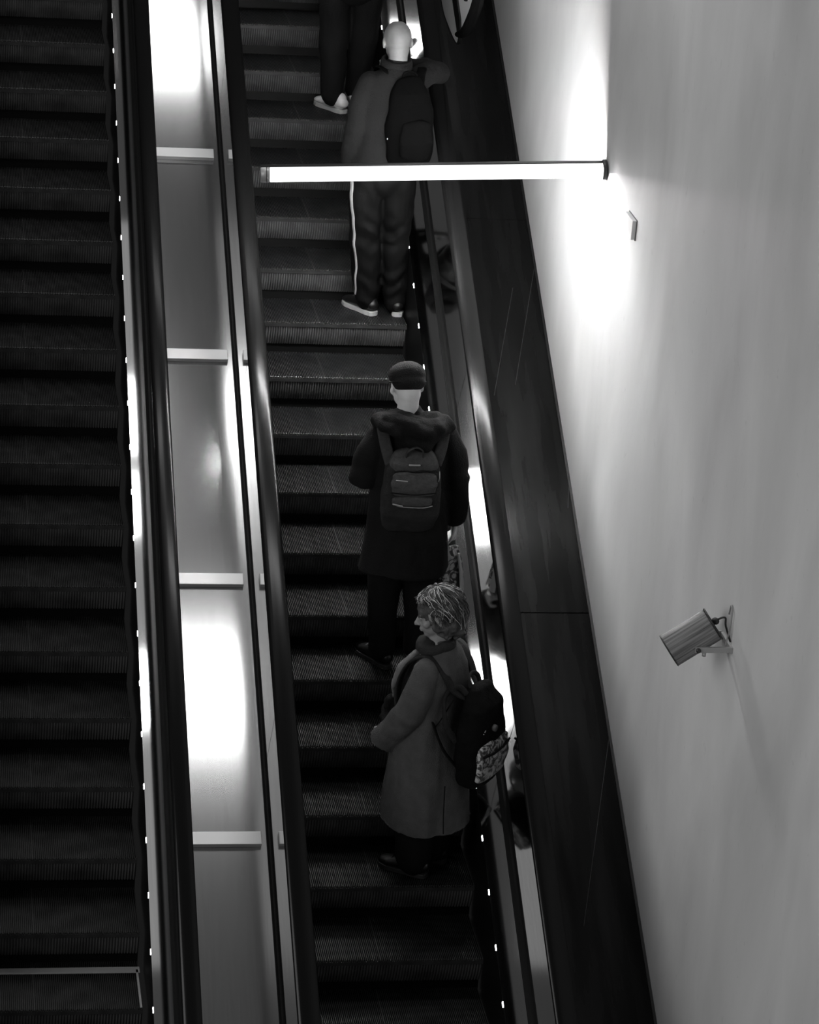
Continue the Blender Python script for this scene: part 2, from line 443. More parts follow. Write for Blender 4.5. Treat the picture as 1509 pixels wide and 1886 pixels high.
def on_drum(mb, name, m):
    o = mb.build(name, m, sp); o.location = pc; o.rotation_mode = 'QUATERNION'; o.rotation_quaternion = q; return o
on_drum(MB().loft([(0, 0, hl - .001), (0, 0, hl + .004)], [.0785, .0785], n=40, cap=False), 'front_rim', mat('rim_dark', .03, .4))
on_drum(MB().loft([(0, 0, -hl - .007), (0, 0, -hl + .001)], [.079, .079], n=40, cap=False), 'rear_cap', mat('rim_dark', .03, .4))
M_brk = mat('bracket_steel', .45, .45, .3)
yb = -.075
o = MB().box((-.085, yb, -.045), (.165, .012, .026)).box((-.006, .0, -.045), (.012, .17, .028)).build('bracket', M_brk, sp, smooth=False, bevel=.002)
o = MB().box((-.085, -yb + .02, -.045), (.165, .006, .026)).build('bracket_arm', M_brk, sp, smooth=False)
o = MB().loft([(-.155, yb - .014, -.045), (-.155, yb + .004, -.045)], [.011, .011], n=14, cap=False).build('bolt', mat('bolt_dark', .04, .4), sp)
o = MB().loft([(-.125, yb, -.075), (-.125, yb, -.058)], [.009, .009], n=10, cap=False).build('wing_nut', M_brk, sp)
bk = pc - da * hl
o = MB().loft(curve([bk, bk + Vector((.02, -.02, .035)), bk + Vector((.045, -.03, .045)), (-.03, -.03, .05), (-.004, -.04, -.02)], 6), [.0045] * 25, n=8).build('cable', mat('cable_black', .03, .4), sp)
o = MB().loft(curve([(-.03, -.06, -.03), (-.015, -.05, .06), (-.01, -.03, .115), (-.004, .01, .13), (-.003, .03, .08)], 6), [.0035] * 25, n=8).build('cable', mat('cable_grey', .3, .4), sp)
o = MB().ell(bk + Vector((.008, -.01, .02)), (.018, .018, .016)).build('cable_gland', mat('rim_dark', .03, .4), sp)

# ------------------------------------------------------------------ people
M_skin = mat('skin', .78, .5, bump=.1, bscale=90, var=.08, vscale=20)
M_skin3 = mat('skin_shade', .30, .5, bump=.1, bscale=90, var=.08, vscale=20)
M_skin2 = mat('skin_scalp', .13, .5, bump=.15, bscale=60, var=.18, vscale=14)
M_blackcloth = mat('black_cloth', .004, .8, spec=.2, bump=.3, bscale=120)
M_shadowcloth = mat('charcoal_wool', .0065, .85, spec=.2, bump=.4, bscale=160, var=.3, vscale=6)
M_coat = mat('grey_wool', .082, .9, spec=.15, bump=.5, bscale=170, var=.14, vscale=20)
M_jacket = mat('grey_jacket', .010, .9, spec=.08, bump=.35, bscale=110, var=.12, vscale=12)
M_track = mat('track_cloth', .0035, .6, spec=.08, bump=.2, bscale=50)
M_white = mat('white_stripe', .35, .6)
M_shoew = mat('white_shoe', .62, .5, var=.12, vscale=30)
M_shoeb = mat('black_shoe', .005, .4, spec=.4)
M_solew = mat('pale_sole', .35, .5)
M_soleg = mat('grey_sole', .03, .5)
M_eye = mat('eye', .3, .2)
def Rz(a): return Matrix.Rotation(a, 3, 'Z')
def rot(yaw=0, pitch=0, roll=0):          # yaw left, pitch down, roll right, in degrees
    return Matrix.Rotation(math.radians(yaw), 3, 'Z') @ Matrix.Rotation(math.radians(-pitch), 3, 'X') @ Matrix.Rotation(math.radians(roll), 3, 'Y')
def head(mb, c, R, k=1.0, jaw=1.0):
    c = Vector(c)
    def e(p, r, rr=None): mb.ell(c + R @ (Vector(p) * k), [a * k for a in r], R @ rr if rr else R, 12)
    e((0, -.012, .030), (.077, .096, .088)); e((0, .012, .012), (.070, .080, .078))
    e((0, .028, -.045), (.056 * jaw, .062, .058)); e((0, .062, -.082), (.026, .026, .022))
    e((0, -.030, -.035), (.060, .060, .070))
    mb.loft([c + R @ (Vector(p) * k) for p in ((0, .086, .022), (0, .100, .000), (0, .113, -.020))], [.007 * k, .009 * k, .0125 * k], n=10)
    for s in (-1, 1):
        e((s * .012, .100, -.024), (.008, .009, .007))
        e((s * .030, .078, .036), (.026, .014, .009)); e((s * .040, .062, -.018), (.024, .022, .022))
        e((s * .078, -.006, -.004), (.008, .019, .031), Matrix.Rotation(s * .35, 3, 'Z')); e((s * .074, .004, -.006), (.009, .010, .016))
    e((0, .094, -.049), (.023, .010, .006)); e((0, .092, -.059), (.020, .010, .007))
def hand(mb, w, d, n, side, curl=.35, k=1.0):
    # w wrist, d towards the fingers, n the palm's facing, side +1 puts the thumb on d x n
    w = Vector(w); d = Vector(d).normalized(); n = Vector(n); n = (n - n.dot(d) * d).normalized(); s = d.cross(n).normalized() * side
    mb.loft([w - d * .02 * k, w + d * .02 * k, w + d * .06 * k, w + d * .088 * k], [(.024 * k, .018 * k), (.033 * k, .016 * k), (.040 * k, .014 * k), (.038 * k, .012 * k)], ref=s, n=14)
    for j, (o, ln) in enumerate(((.030, .070), (.010, .080), (-.010, .074), (-.029, .058))):
        p = w + d * .085 * k + s * o * k; a = curl * (.6 + .15 * j); pts = [p - d * .015 * k]; dd = d
        for q, f in enumerate((.45, .32, .23)):
            dd = (d * math.cos(a * (q + 1)) + n * math.sin(a * (q + 1))).normalized(); p2 = pts[-1] + dd * (ln * f + (.015 if q == 0 else 0)) * k; pts.append(p2)
        mb.loft(pts, [.0088 * k, .0085 * k, .0078 * k, .0066 * k], ref=s, n=8)
    p = w + d * .025 * k + s * .028 * k
    q1 = p + (d * .5 + s * .75 + n * .25).normalized() * .038 * k; q2 = q1 + (d * .85 + s * .15 + n * .45).normalized() * .032 * k
    mb.loft([p, q1, q2], [.013 * k, .0105 * k, .0085 * k], ref=n, n=8)
def shoe(parent, heel, toe, mu, ms, z=0., L=.28, high=.085, wide=.047, name='shoe'):
    heel = Vector((heel[0], heel[1], z)); t = Vector((toe[0], toe[1], z)); d = (t - heel).normalized(); s = Vector((-d.y, d.x, 0)); Zv = Vector((0, 0, 1))
    mb = MB()
    st = [(0.02, .033, .030, .050), (.06, .036, .045, .055), (.11, .040, .040, .048), (.17, .046, .030, .036), (.22, .048, .024, .028), (.262, .036, .018, .022)]
    mb.loft([heel + d * (a * L / .28) + Zv * (c + .012) for a, b, e_, c in st], [(b * wide / .047, e_) for a, b, e_, c in st], ref=s, n=16)
    mb.loft([heel + d * .055 + Zv * .05, heel + d * .05 + Zv * high], [(.034, .042), (.038, .046)], ref=s, n=14)
    o = mb.blob(name, mu, parent, .006, 3)
    out = []
    for a, b in ((0, .012), (.01, .028), (.05, .036), (.11, .038), (.17, .047), (.22, .050), (.26, .038), (.278, .018)): out.append((a * L / .28, b * wide / .047))
    poly = [heel + d * a + s * b for a, b in out] + [heel + d * a - s * b for a, b in reversed(out)]
    n = len(poly); m2 = MB().add([p + Zv * .001 for p in poly] + [p + Zv * .026 for p in poly], [tuple(range(n)), tuple(range(2 * n - 1, n - 1, -1))] + [(i, (i + 1) % n, (i + 1) % n + n, i + n) for i in range(n)])
    m2.build('sole', ms, o, smooth=False, bevel=.003)
    lc = MB()
    for j in range(4):
        a = .12 + j * .022; lc.loft([heel + d * a + s * .022 + Zv * (.098 - j * .010), heel + d * a + Zv * (.106 - j * .010), heel + d * (a + .006) - s * .022 + Zv * (.098 - j * .010)], [.003] * 3, n=6)
    lc.build('lace', ms if ms is M_solew else mu, o)
    return o
def folds(amp, sc=(9, 9, 4), seed=0., amp2=.25):
    def f(co, n):
        p = Vector((co.x * sc[0] + seed, co.y * sc[1], co.z * sc[2]))
        a = noise.noise(p); b = noise.noise(p * 2.7 + Vector((3, 1, 7)))
        return amp * (a + amp2 * b)
    return f
def creases(pts, seed=0., amp=.006, freq=55, rad=.16):          # gathered cloth near joints
    def f(co, n):
        v = 0
        for p, dr in pts:
            d = (co - Vector(p)).length
            if d < rad:
                w_ = (1 - d / rad) ** 1.2; u = co.dot(Vector(dr)) * freq + 2.5 * noise.noise(co * 9 + Vector((seed, 0, 0)))
                v += amp * w_ * math.sin(u)
        return v
    return f
def fsum(*a): return lambda co, n: sum(g(co, n) for g in a)
def basic_body(J, R, hc, hk=1.0, jaw=1., hands=()):
    mb = MB()
    mb.loft(J['spine'], J['spine_r'], ref=J.get('ref', (1, 0, 0)), n=18)
    for s in ('l', 'r'):
        mb.loft([J['hip' + s], J['knee' + s], J['ank' + s]], [.080, .054, .036], n=14)
        mb.loft([J['sho' + s], J['elb' + s], J['wri' + s]], [.045, .037, .026], n=12)
        a = Vector(J['ank' + s]); mb.ell(a + Vector((0, .02, -.035)), (.028, .050, .024))
    neck = Vector(J['spine'][-1]); mb.loft([neck - Vector((0, 0, .02)), Vector(hc) + R @ Vector((0, -.028, -.055))], [.056 * hk, .053 * hk], n=16)
    head(mb, hc, R, hk, jaw)
    for h in hands: hand(mb, *h)
    return mb
def person(name, base, body, label, skin=M_skin, voxel=.0062):
    o = body.blob(name, skin, None, voxel, 2); o.location = base; tag(o, label, 'person', 'people riding the right escalator'); return o
def eyes(p, hc, R, k=1.):
    for s in (-1, 1):
        MB().ell(Vector(hc) + R @ (Vector((s * .030, .080, .014)) * k), [.0115 * k] * 3, None, 8).build('eye', M_eye, p)
def V(*a): return Vector(a)

# ---- man in the flat cap, with the grey backpack
B2 = Vector((-.27, 1.55, .81))
R2 = rot(14, 24, 3); H2 = V(-.048, .050, 1.535)
J = dict(spine=[(0, 0, .86), (0, 0, .95), (0, 0, 1.08), (-.01, 0, 1.22), (-.02, .01, 1.33), (-.04, .01, 1.41)], spine_r=[(.14, .10), (.15, .11), (.14, .10), (.16, .11), (.12, .08), (.055, .055)],
         hipl=(-.08, 0, .86), kneel=(-.085, .02, .47), ankl=(-.075, .03, .09), hipr=(.08, 0, .86), kneer=(.095, .02, .47), ankr=(.115, .04, .09),
         shol=(-.17, 0, 1.31), elbl=(-.235, -.01, 1.05), wril=(-.15, .21, 1.12), shor=(.15, 0, 1.32), elbr=(.235, -.01, 1.05), wrir=(.262, .06, .80))
hands2 = [((-.15, .21, 1.12), (.35, .9, .25), (0, .2, 1), 1, .6), ((.262, .06, .80), (.02, .10, -1), (-1, 0, 0), -1, 1.1)]
m2 = person('person', B2, basic_body(J, R2, H2, 1.0, 1., hands2), 'person in a black flat cap and dark hooded coat, seen from behind')
eyes(m2, H2, R2)
cap_ = MB()
for r_, c_ in (((.092, .108, .070), (0, -.010, .066)), ((.086, .096, .056), (0, -.026, .030))): cap_.ell(H2 + R2 @ V(c_[0], c_[1] - .004, c_[2] - .010), r_, R2, 16)
cap_.ell(H2 + R2 @ V(0, .072, .050), (.062, .062, .014), R2, 14)
c2 = cap_.blob('cap', mat('cap_wool', .012, .85, spec=.2, bump=.5, bscale=150, var=.25, vscale=25), m2, .006, 2)
MB().loft([H2 + R2 @ V(.089 * math.cos(a), -.014 + .100 * math.sin(a), .022 + .010 * math.sin(a)) for a in [i * PI / 12 for i in range(25)]], [(.004, .007)] * 25, ref=(0, 0, 1), n=8, cap=False).build('cap_band', M_blackcloth, c2)
coat = MB()
coat.loft([(0, 0, .565), (0, 0, .74), (0, 0, .90), (0, 0, 1.04), (-.01, 0, 1.18), (-.015, 0, 1.27), (-.025, 0, 1.345), (-.035, .005, 1.40)],
          [(.235, .170), (.222, .158), (.205, .145), (.20, .140), (.205, .138), (.190, .125), (.130, .100), (.070, .070)], n=28, cap=(False, True))
coat.loft([(-.165, 0, 1.29), (-.205, -.01, 1.20), (-.238, -.015, 1.06), (-.215, .08, 1.07), (-.16, .18, 1.11)], [.072, .072, .067, .062, .052], n=16)
coat.loft([(.155, 0, 1.30), (.205, -.01, 1.20), (.238, -.01, 1.05), (.252, .03, .93), (.262, .05, .83)], [.070, .070, .064, .058, .050], n=16)
co2 = coat.blob('coat', M_shadowcloth, m2, .009, 4, fsum(folds(.030, (6, 6, 2.2)), creases([((-.24, -.02, 1.06), (0, .3, 1)), ((.24, -.02, 1.05), (0, .3, 1)), ((0, -.1, .70), (1, .2, .1))], 1, .009)))
hood = MB()
hood.loft([(-.165, .0, 1.36), (-.15, -.09, 1.385), (-.075, -.150, 1.385), (.0, -.165, 1.375), (.08, -.140, 1.375), (.135, -.08, 1.375), (.14, .0, 1.355)], [(.045, .055), (.052, .060), (.062, .060), (.070, .062), (.062, .060), (.052, .056), (.042, .05)], ref=(0, 0, 1), n=16)
hood.ell((.0, -.155, 1.335), (.10, .055, .060)); hood.ell((-.06, -.05, 1.40), (.11, .09, .045)); hood.ell((.06, -.05, 1.39), (.10, .09, .045))
hood.blob('hood', M_shadowcloth, co2, .008, 3, fsum(folds(.026, (10, 10, 14), 4.), creases([((0, -.17, 1.36), (.6, 0, 1))], 2, .010, 60, .22)))
tr = MB(); tr.ell((0, 0, .86), (.165, .125, .13))
for s, hp, kn, an in ((-1, (-.085, 0, .80), (-.088, .01, .46), (-.075, .015, .10)), (1, (.085, 0, .80), (.098, .01, .46), (.115, .03, .10))):
    tr.loft([hp, kn, an], [.105, .085, .070], n=16)
tr.blob('trousers', M_blackcloth, m2, .009, 3, folds(.010, (9, 9, 5), 2.))
shoe(m2, (-.035, -.035), (-.165, .22), M_shoeb, M_soleg); shoe(m2, (.105, -.025), (.13, .24), M_shoeb, M_soleg)
# backpack
def pack_cloth(n, c): return mat(n, c, .8, spec=.25, bump=.5, bscale=220, var=.2, vscale=60)
M_pk = pack_cloth('pack_grey', .075); M_pkd = pack_cloth('pack_dark', .022); M_zip = mat('zip_light', .42, .4, .3); M_strap = pack_cloth('pack_strap', .05)
bp = empty('backpack', B2 + V(-.018, -.155, .84)); tag(bp, 'grey two-tone backpack with zipped pockets on the back of the person in the flat cap', 'backpack')
def blk(parent, name, m, pts, rad, power=4., fold=None, n=28, voxel=.006):
    return MB().loft(pts, rad, ref=(1, 0, 0), n=n, cap=True, power=power).blob(name, m, parent, voxel, 4, fold)
blk(bp, 'main_body', M_pkd, [(0, .02, .03), (0, .0, .10), (0, -.0, .22), (0, .0, .34), (0, .01, .395)], [(.135, .045), (.148, .062), (.150, .064), (.135, .056), (.115, .040)], fold=folds(.006, (14, 14, 14), 5.))
blk(bp, 'top_flap', M_pk, [(0, .008, .33), (0, .0, .375), (0, .006, .408)], [(.128, .062), (.124, .058), (.108, .036)], fold=folds(.003, (20, 20, 20)))
blk(bp, 'front_pocket', M_pk, [(.002, -.062, .228), (.002, -.070, .275), (.002, -.066, .322)], [(.108, .022), (.118, .026), (.110, .020)], fold=folds(.005, (22, 22, 30), 2.))
blk(bp, 'lower_pocket', M_pk, [(-.002, -.062, .168), (-.002, -.066, .196)], [(.102, .016), (.104, .018)])
def zipline(parent, pts, r=.0028, name='zip', m=None): return MB().loft(pts, [r] * len(pts), n=6).build(name, m or M_zip, parent)
zipline(bp, curve([(-.105, -.078, .345), (-.06, -.082, .352), (0, -.083, .345), (.06, -.081, .352), (.112, -.070, .345)], 4), .0032, m=M_blackcloth)
zipline(bp, [(-.095, -.091, .305), (-.04, -.097, .302)], .0030); zipline(bp, [(-.03, -.068, .378), (.02, -.068, .378)], .005, 'carry_tab')
zipline(bp, curve([(-.100, -.082, .172), (-.05, -.086, .160), (.05, -.086, .157), (.098, -.080, .165)], 4), .0026)
zipline(bp, [(-.100, -.084, .174), (-.055, -.088, .166)], .0042, 'zip_pull')
zipline(bp, curve([(-.112, -.086, .236), (0, -.096, .230), (.112, -.086, .238)], 4), .003, m=M_blackcloth)
zipline(bp, [(.126, -.055, .34), (.128, -.058, .31), (.124, -.060, .29)], .0026, 'zip_pull')
MB().loft(curve([(-.045, -.02, .40), (-.04, -.05, .445), (.0, -.06, .470), (.035, -.05, .445), (.04, -.02, .40)], 5), [(.012, .004)] * 21, ref=(0, 1, 0), n=10).build('carry_handle', M_strap, bp)
for s, x in ((-1, -.115), (1, .115)):
    MB().loft(curve([(x, .0, .36), (x * 1.22, .025, .44), (x * 1.35, .075, .515), (x * 1.30, .155, .55), (x * 1.25, .255, .50), (x * 1.25, .300, .36)], 6), [(.030, .008)] * 31, ref=(1, 0, 0), n=12, power=3).build('shoulder_strap', M_strap, bp)
# shopping bag in the hand
M_bagm = bpy.data.materials.new('printed_bag'); M_bagm.use_nodes = True
def print_nodes(m, sc, lo, hi, t0, t1, dist=2.5):
    nt = m.node_tree; N = nt.nodes; L = nt.links; b = N['Principled BSDF']; b.inputs['Roughness'].default_value = .45
    tc = N.new('ShaderNodeTexCoord'); n = N.new('ShaderNodeTexNoise'); n.inputs['Scale'].default_value = sc; n.inputs['Detail'].default_value = 2; n.inputs['Distortion'].default_value = dist
    r = N.new('ShaderNodeMapRange'); r.inputs['From Min'].default_value = t0; r.inputs['From Max'].default_value = t1; r.inputs['To Min'].default_value = lo; r.inputs['To Max'].default_value = hi
    cc = N.new('ShaderNodeCombineColor'); L.new(tc.outputs['Object'], n.inputs['Vector']); L.new(n.outputs['Fac'], r.inputs['Value'])
    for i in range(3): L.new(r.outputs[0], cc.inputs[i])
    L.new(cc.outputs[0], b.inputs['Base Color'])
print_nodes(M_bagm, 16, .03, .42, .47, .56)
sb = empty('shopping_bag', B2 + V(.262, .08, .37)); tag(sb, 'pale printed carrier bag hanging from the hand of the person in the flat cap', 'bag')
o = MB().loft([(0, 0, .01), (0, 0, .04), (0, 0, .14), (0, 0, .24), (0, 0, .27)], [(.090, .055), (.095, .060), (.085, .050), (.065, .030), (.055, .014)], ref=(.75, .66, 0), n=24, cap=True, power=3.5).blob('pouch', M_bagm, sb, .006, 2, folds(.014, (14, 14, 10), 9.))
MB().loft([(.068, -.034, .05), (.055, -.030, .15), (.035, -.02, .25)], [(.022, .008), (.018, .008), (.010, .006)], ref=(.4, .9, 0), n=12, power=3).build('side_gusset', mat('bag_gusset', .40, .45), sb)
for s in (-1, 1):
    MB().loft(curve([(s * .03, s * .028, .26), (s * .018, s * .014, .33), (0, 0, .352)], 5), [.003] * 11, n=6).build('bag_handle', mat('bag_gusset', .40, .45), sb)

# ---- woman in the grey coat
BW = Vector((-.24, .55, .2025)); YW = math.radians(50); RW = Rz(YW)
def W(x, y, z): return RW @ Vector((x, y, z))
HW = V(-.025, .0, 1.365); RHW = rot(82, 16, 0)
J = dict(ref=RW @ V(1, 0, 0), spine=[W(0, 0, .76), W(0, 0, .85), W(0, 0, .97), W(0, 0, 1.09), W(0, 0, 1.17), W(0, .01, 1.235)], spine_r=[(.14, .11), (.155, .12), (.14, .11), (.15, .11), (.12, .085), (.055, .055)],
         hipl=W(-.08, 0, .76), kneel=W(-.085, .01, .42), ankl=W(-.09, .0, .09), hipr=W(.08, 0, .76), kneer=W(.085, .01, .42), ankr=W(.09, .0, .09),
         shol=W(-.155, 0, 1.13), elbl=W(-.205, .0, .88), wril=W(-.12, .20, .73), shor=W(.155, 0, 1.13), elbr=W(.205, .0, .88), wrir=W(.10, .22, .74))
hw = [(W(-.12, .20, .73), W(.55, .6, -.25) , W(0, .2, -1), -1, .7, .9), (W(.10, .22, .74), W(-.5, .6, -.2), W(0, .2, -1), 1, .7, .9)]
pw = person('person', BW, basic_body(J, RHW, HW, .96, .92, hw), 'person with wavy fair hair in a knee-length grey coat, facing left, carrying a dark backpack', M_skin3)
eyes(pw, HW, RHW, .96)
ct = MB(); ref = RW @ V(1, 0, 0)
ct.loft([W(0, 0, .28), W(0, 0, .36), W(0, 0, .55), W(0, 0, .75), W(0, 0, .92), W(0, -.01, 1.05), W(0, -.01, 1.12), W(0, -.005, 1.175), W(0, 0, 1.215)],
        [(.262, .222), (.252, .212), (.228, .192), (.205, .168), (.190, .150), (.180, .138), (.165, .122), (.118, .095), (.066, .066)], ref=ref, n=30, cap=(False, True))
ct.loft([W(-.145, -.005, 1.115), W(-.190, .005, 1.02), W(-.212, .04, .91), W(-.195, .11, .80), W(-.165, .185, .70)], [.066, .070, .074, .076, .078], n=18, cap=(True, False))
ct.loft([W(.145, -.005, 1.115), W(.190, -.01, 1.02), W(.210, .0, .90), W(.18, .09, .80), W(.12, .185, .72)], [.062, .064, .062, .060, .060], n=18)
cw = ct.blob('coat', M_coat, pw, .008, 4, fsum(folds(.034, (6, 6, 1.1), 3.), creases([(W(-.20, .05, .88), (0, .3, 1)), (W(-.1, .06, .82), (-.5, .3, .8))], 1, .007, 45, .15)))
MB().loft([W(-.150, -.192, .31), W(-.140, -.178, .40), W(-.128, -.165, .55)], [(.003, .002)] * 3, n=6).build('back_seam', M_blackcloth, cw)
zipline(cw, curve([W(-.095, -.150, 1.00), W(-.135, -.135, .94), W(-.150, -.10, .865), W(-.16, -.05, .80), W(-.16, .02, .735), W(-.15, .09, .675)], 5), .0035, 'arm_crease_shade', M_blackcloth)  # black line drawn in as the shade of the crease beside the arm
# lapel and scarf
sc = MB()
ringp = [HW + V(.005, .0, -.145) + V(.082 * math.cos(a), .078 * math.sin(a), .018 * math.cos(a)) for a in [i * PI / 10 for i in range(21)]]
sc.loft(ringp, [(.030, .020)] * 21, ref=(0, 0, 1), n=12, cap=False)
sc.ell(HW + V(-.035, -.005, -.150), (.062, .066, .034))
scf = sc.blob('scarf', mat('dark_scarf', .020, .85, bump=.5, bscale=120), pw, .007, 2, folds(.012, (18, 18, 18), 3.))
lp = MB()
lp.loft([W(-.075, .085, 1.165), W(-.075, .135, 1.09), W(-.055, .172, .99), W(-.03, .195, .90)], [(.040, .018), (.062, .026), (.066, .026), (.045, .018)], ref=ref, n=16)
lp.blob('scarf_end', mat('pale_scarf', .17, .8, bump=.4, bscale=100, var=.2, vscale=30), pw, .007, 2, folds(.010, (18, 18, 10), 6.))
gl = MB(); gl.ell(W(-.05, .205, .85), (.050, .035, .055)); gl.loft([W(-.09, .20, .78), W(-.02, .235, .80), W(.06, .22, .78)], [.040, .042, .038], n=14)
gl.blob('gloves', M_blackcloth, pw, .007, 2, folds(.01, (25, 25, 25)))
tw = MB()
tw.ell(W(0, 0, .66), (.17, .13, .13))
for hp, kn, an in ((W(-.09, 0, .62), W(-.09, 0, .40), W(-.09, -.01, .09)), (W(.09, 0, .62), W(.09, 0, .40), W(.09, -.01, .09))): tw.loft([hp, kn, an], [.105, .10, .090], n=16)
tw.blob('trousers', M_blackcloth, pw, .009, 2, folds(.010))
hl_ = W(-.09, -.09, 0); tl_ = W(-.11, .18, 0); hr_ = W(.09, -.09, 0); tr_ = W(.10, .18, 0)
shoe(pw, hl_[:2], tl_[:2], M_shoeb, M_soleg, L=.265); shoe(pw, hr_[:2], tr_[:2], M_shoeb, M_soleg, L=.265)
# wavy hair
M_hair = mat('hair_mass', .075, .6, spec=.3, bump=.6, bscale=40, var=.5, vscale=30); M_str = mat('hair_highlight', .50, .4, spec=.5, var=.5, vscale=18)
hm = MB()
hm.ell(HW + RHW @ V(0, -.018, .038), (.088, .106, .088), RHW, 14); hm.ell(HW + RHW @ V(0, -.058, -.020), (.088, .070, .092), RHW, 14)
hm.ell(HW + RHW @ V(0, -.070, -.080), (.070, .048, .050), RHW, 12)
for s in (-1, 1): hm.ell(HW + RHW @ V(s * .064, -.022, -.035), (.028, .056, .072), RHW, 12)
hr = hm.blob('hair', M_hair, pw, .006, 2, fsum(folds(.020, (20, 20, 20), 2.), lambda co, n: .006 * math.sin(90 * co.x + 40 * co.z + 6 * noise.noise(co * 20))))
st_l = MB(); st_d = MB(); rnd = random.Random(5)
for i in range(430):
    ph = rnd.uniform(0, 2 * PI); fr = math.cos(ph - PI / 2)      # 1 towards the face
    if fr > .55: end = rnd.uniform(44, 60)
    elif fr > .1: end = rnd.uniform(80, 120)
    else: end = rnd.uniform(105, 150)
    sc_ = rnd.uniform(.99, 1.12); fz = rnd.uniform(0, 6); pts = []; rr = []
    amp = rnd.uniform(.10, .34); fq = rnd.uniform(4, 10); curl_ = rnd.uniform(-.10, .16)
    part = V(.020, -.005, 0)
    for q in range(15):
        t = q / 14; th = math.radians(4 + (end - 4) * t); p_ = ph + amp * math.sin(fq * t + fz) * t + .35 * t
        k_ = sc_ * (1 + .05 * math.sin(fq * 1.3 * t + fz)) + curl_ * t ** 3
        zr = .094 if th < PI / 2 else .125
        yy = -.022 + (.108 if math.sin(p_) > 0 else .112) * k_ * math.sin(th) ** .8 * math.sin(p_)
        pts.append(HW + RHW @ (V(.092 * k_ * math.sin(th) ** .8 * math.cos(p_), yy, .036 + zr * k_ * math.cos(th)) + part * (1 - t)))
        rr.append(.0024 * (1 - .6 * t) if i % 3 else .0015)
    (st_l if i % 4 == 0 else st_d).loft(pts, rr, n=5)
st_l.build('highlighted_locks', M_str, hr); st_d.build('dark_locks', M_hair, hr)
# her backpack
bw = empty('backpack', BW + W(.035, -.172, .595)); tag(bw, 'black backpack with a leaf-patterned pocket on the person in the grey coat', 'backpack')
def wl(x, y, z): return RW @ V(x, y, z)
def wblk(name, m, pts, rad, power=3.2, fold=None): return MB().loft([wl(*p) for p in pts], rad, ref=ref, n=28, cap=True, power=power).blob(name, m, bw, .006, 3, fold)
wblk('main_body', mat('pack_black', .003, .8, spec=.12, bump=.3, bscale=120), [(0, -.075, .00), (0, -.075, .10), (0, -.072, .24), (0, -.066, .36), (0, -.05, .43)], [(.142, .072), (.158, .084), (.152, .082), (.130, .070), (.090, .046)], fold=folds(.008, (12, 12, 12), 1.))
M_leaf = bpy.data.materials.new('leaf_print'); M_leaf.use_nodes = True; print_nodes(M_leaf, 13, .05, .55, .44, .60, 3.5)
wblk('patterned_pocket', M_leaf, [(.005, -.132, .010), (.005, -.142, .10), (.005, -.138, .185)], [(.128, .026), (.138, .030), (.132, .024)], 5., folds(.005, (16, 16, 16), 4.))
zipline(bw, [wl(-.118, -.168, .150), wl(-.04, -.178, .146), wl(.05, -.178, .150), wl(.13, -.166, .158)], .006, 'zip', M_blackcloth)
MB().loft([wl(-.02, -.150, .27), wl(-.02, -.166, .27)], [.017, .017], n=18, cap=False).build('round_badge', mat('badge_grey', .10, .6), bw)
for x in (-.045, -.035, -.03): MB().ell(wl(x - .06, -.146, .30 + x * .8), (.003, .003, .003), None, 6).build('stud', M_zip, bw)
M_wst = pack_cloth('woven_strap', .016)
for s in (-1, 1):
    MB().loft([wl(*p) for p in curve([(s * .06, -.02, .40), (s * .10 - .02, .03, .45), (s * .115 - .03, .067, .52), (s * .115 - .03, .122, .575), (s * .12 - .03, .19, .59), (s * .125 - .03, .267, .53), (s * .13 - .03, .31, .41), (s * .16 - .03, .28, .29), (s * .19 - .02, .17, .17)], 5)], [(.026, .008)] * 41, ref=ref, n=12, power=3).build('shoulder_strap', M_wst, bw)
    MB().loft([wl(*p) for p in curve([(s * .13, -.03, .06), (s * .19, .02, .16), (s * .20, .08, .28), (s * .17, .14, .38)], 5)], [(.010, .004)] * 16, ref=ref, n=10).build('lower_strap', M_blackcloth, bw)
MB().loft([wl(*p) for p in curve([(-.05, -.03, .44), (-.05, -.01, .49), (-.01, -.0, .51), (.03, -.01, .49), (.035, -.03, .44)], 5)], [(.012, .007)] * 21, ref=(0, 0, 1), n=10).build('carry_handle', M_wst, bw)
MB().loft([wl(*p) for p in curve([(-.145, -.02, .20), (-.19, .02, .30), (-.16, .05, .42), (-.10, .02, .46), (-.08, -.02, .43)], 5)], [(.016, .009)] * 21, ref=(0, 0, 1), n=10).build('side_strap', M_wst, bw)

# ---- man in the track trousers, leaning on the rail
B1 = Vector((-.12, 3.70, 2.025)); R1 = rot(4, 12, -2); H1 = V(-.020, .050, 1.565)
J = dict(spine=[(-.045, 0, .89), (-.045, 0, .93), (-.04, 0, 1.05), (-.03, .0, 1.22), (-.02, .01, 1.36), (-.015, .015, 1.445)], spine_r=[(.14, .11), (.15, .11), (.14, .10), (.165, .115), (.12, .08), (.058, .058)],
         hipl=(-.13, 0, .86), kneel=(-.13, .01, .47), ankl=(-.082, -.005, .09), hipr=(.03, 0, .86), kneer=(.045, .01, .47), ankr=(.084, -.01, .09),
         shol=(-.17, 0, 1.36), elbl=(-.225, -.03, 1.09), wril=(-.235, .07, .87), shor=(.115, .02, 1.39), elbr=(.275, .26, 1.35), wrir=(.06, .30, 1.37))
h1 = [((-.235, .07, .87), (.25, .5, -.8), (1, 0, 0), -1, .5), ((.06, .30, 1.37), (-.9, .0, .05), (0, -1, 0), 1, .6)]
m1 = person('person', B1, basic_body(J, R1, H1, 1.0, 1.0, h1), 'person with a shaved head in grey jacket and striped track trousers, leaning on the handrail', M_skin2)
eyes(m1, H1, R1)
jk = MB()
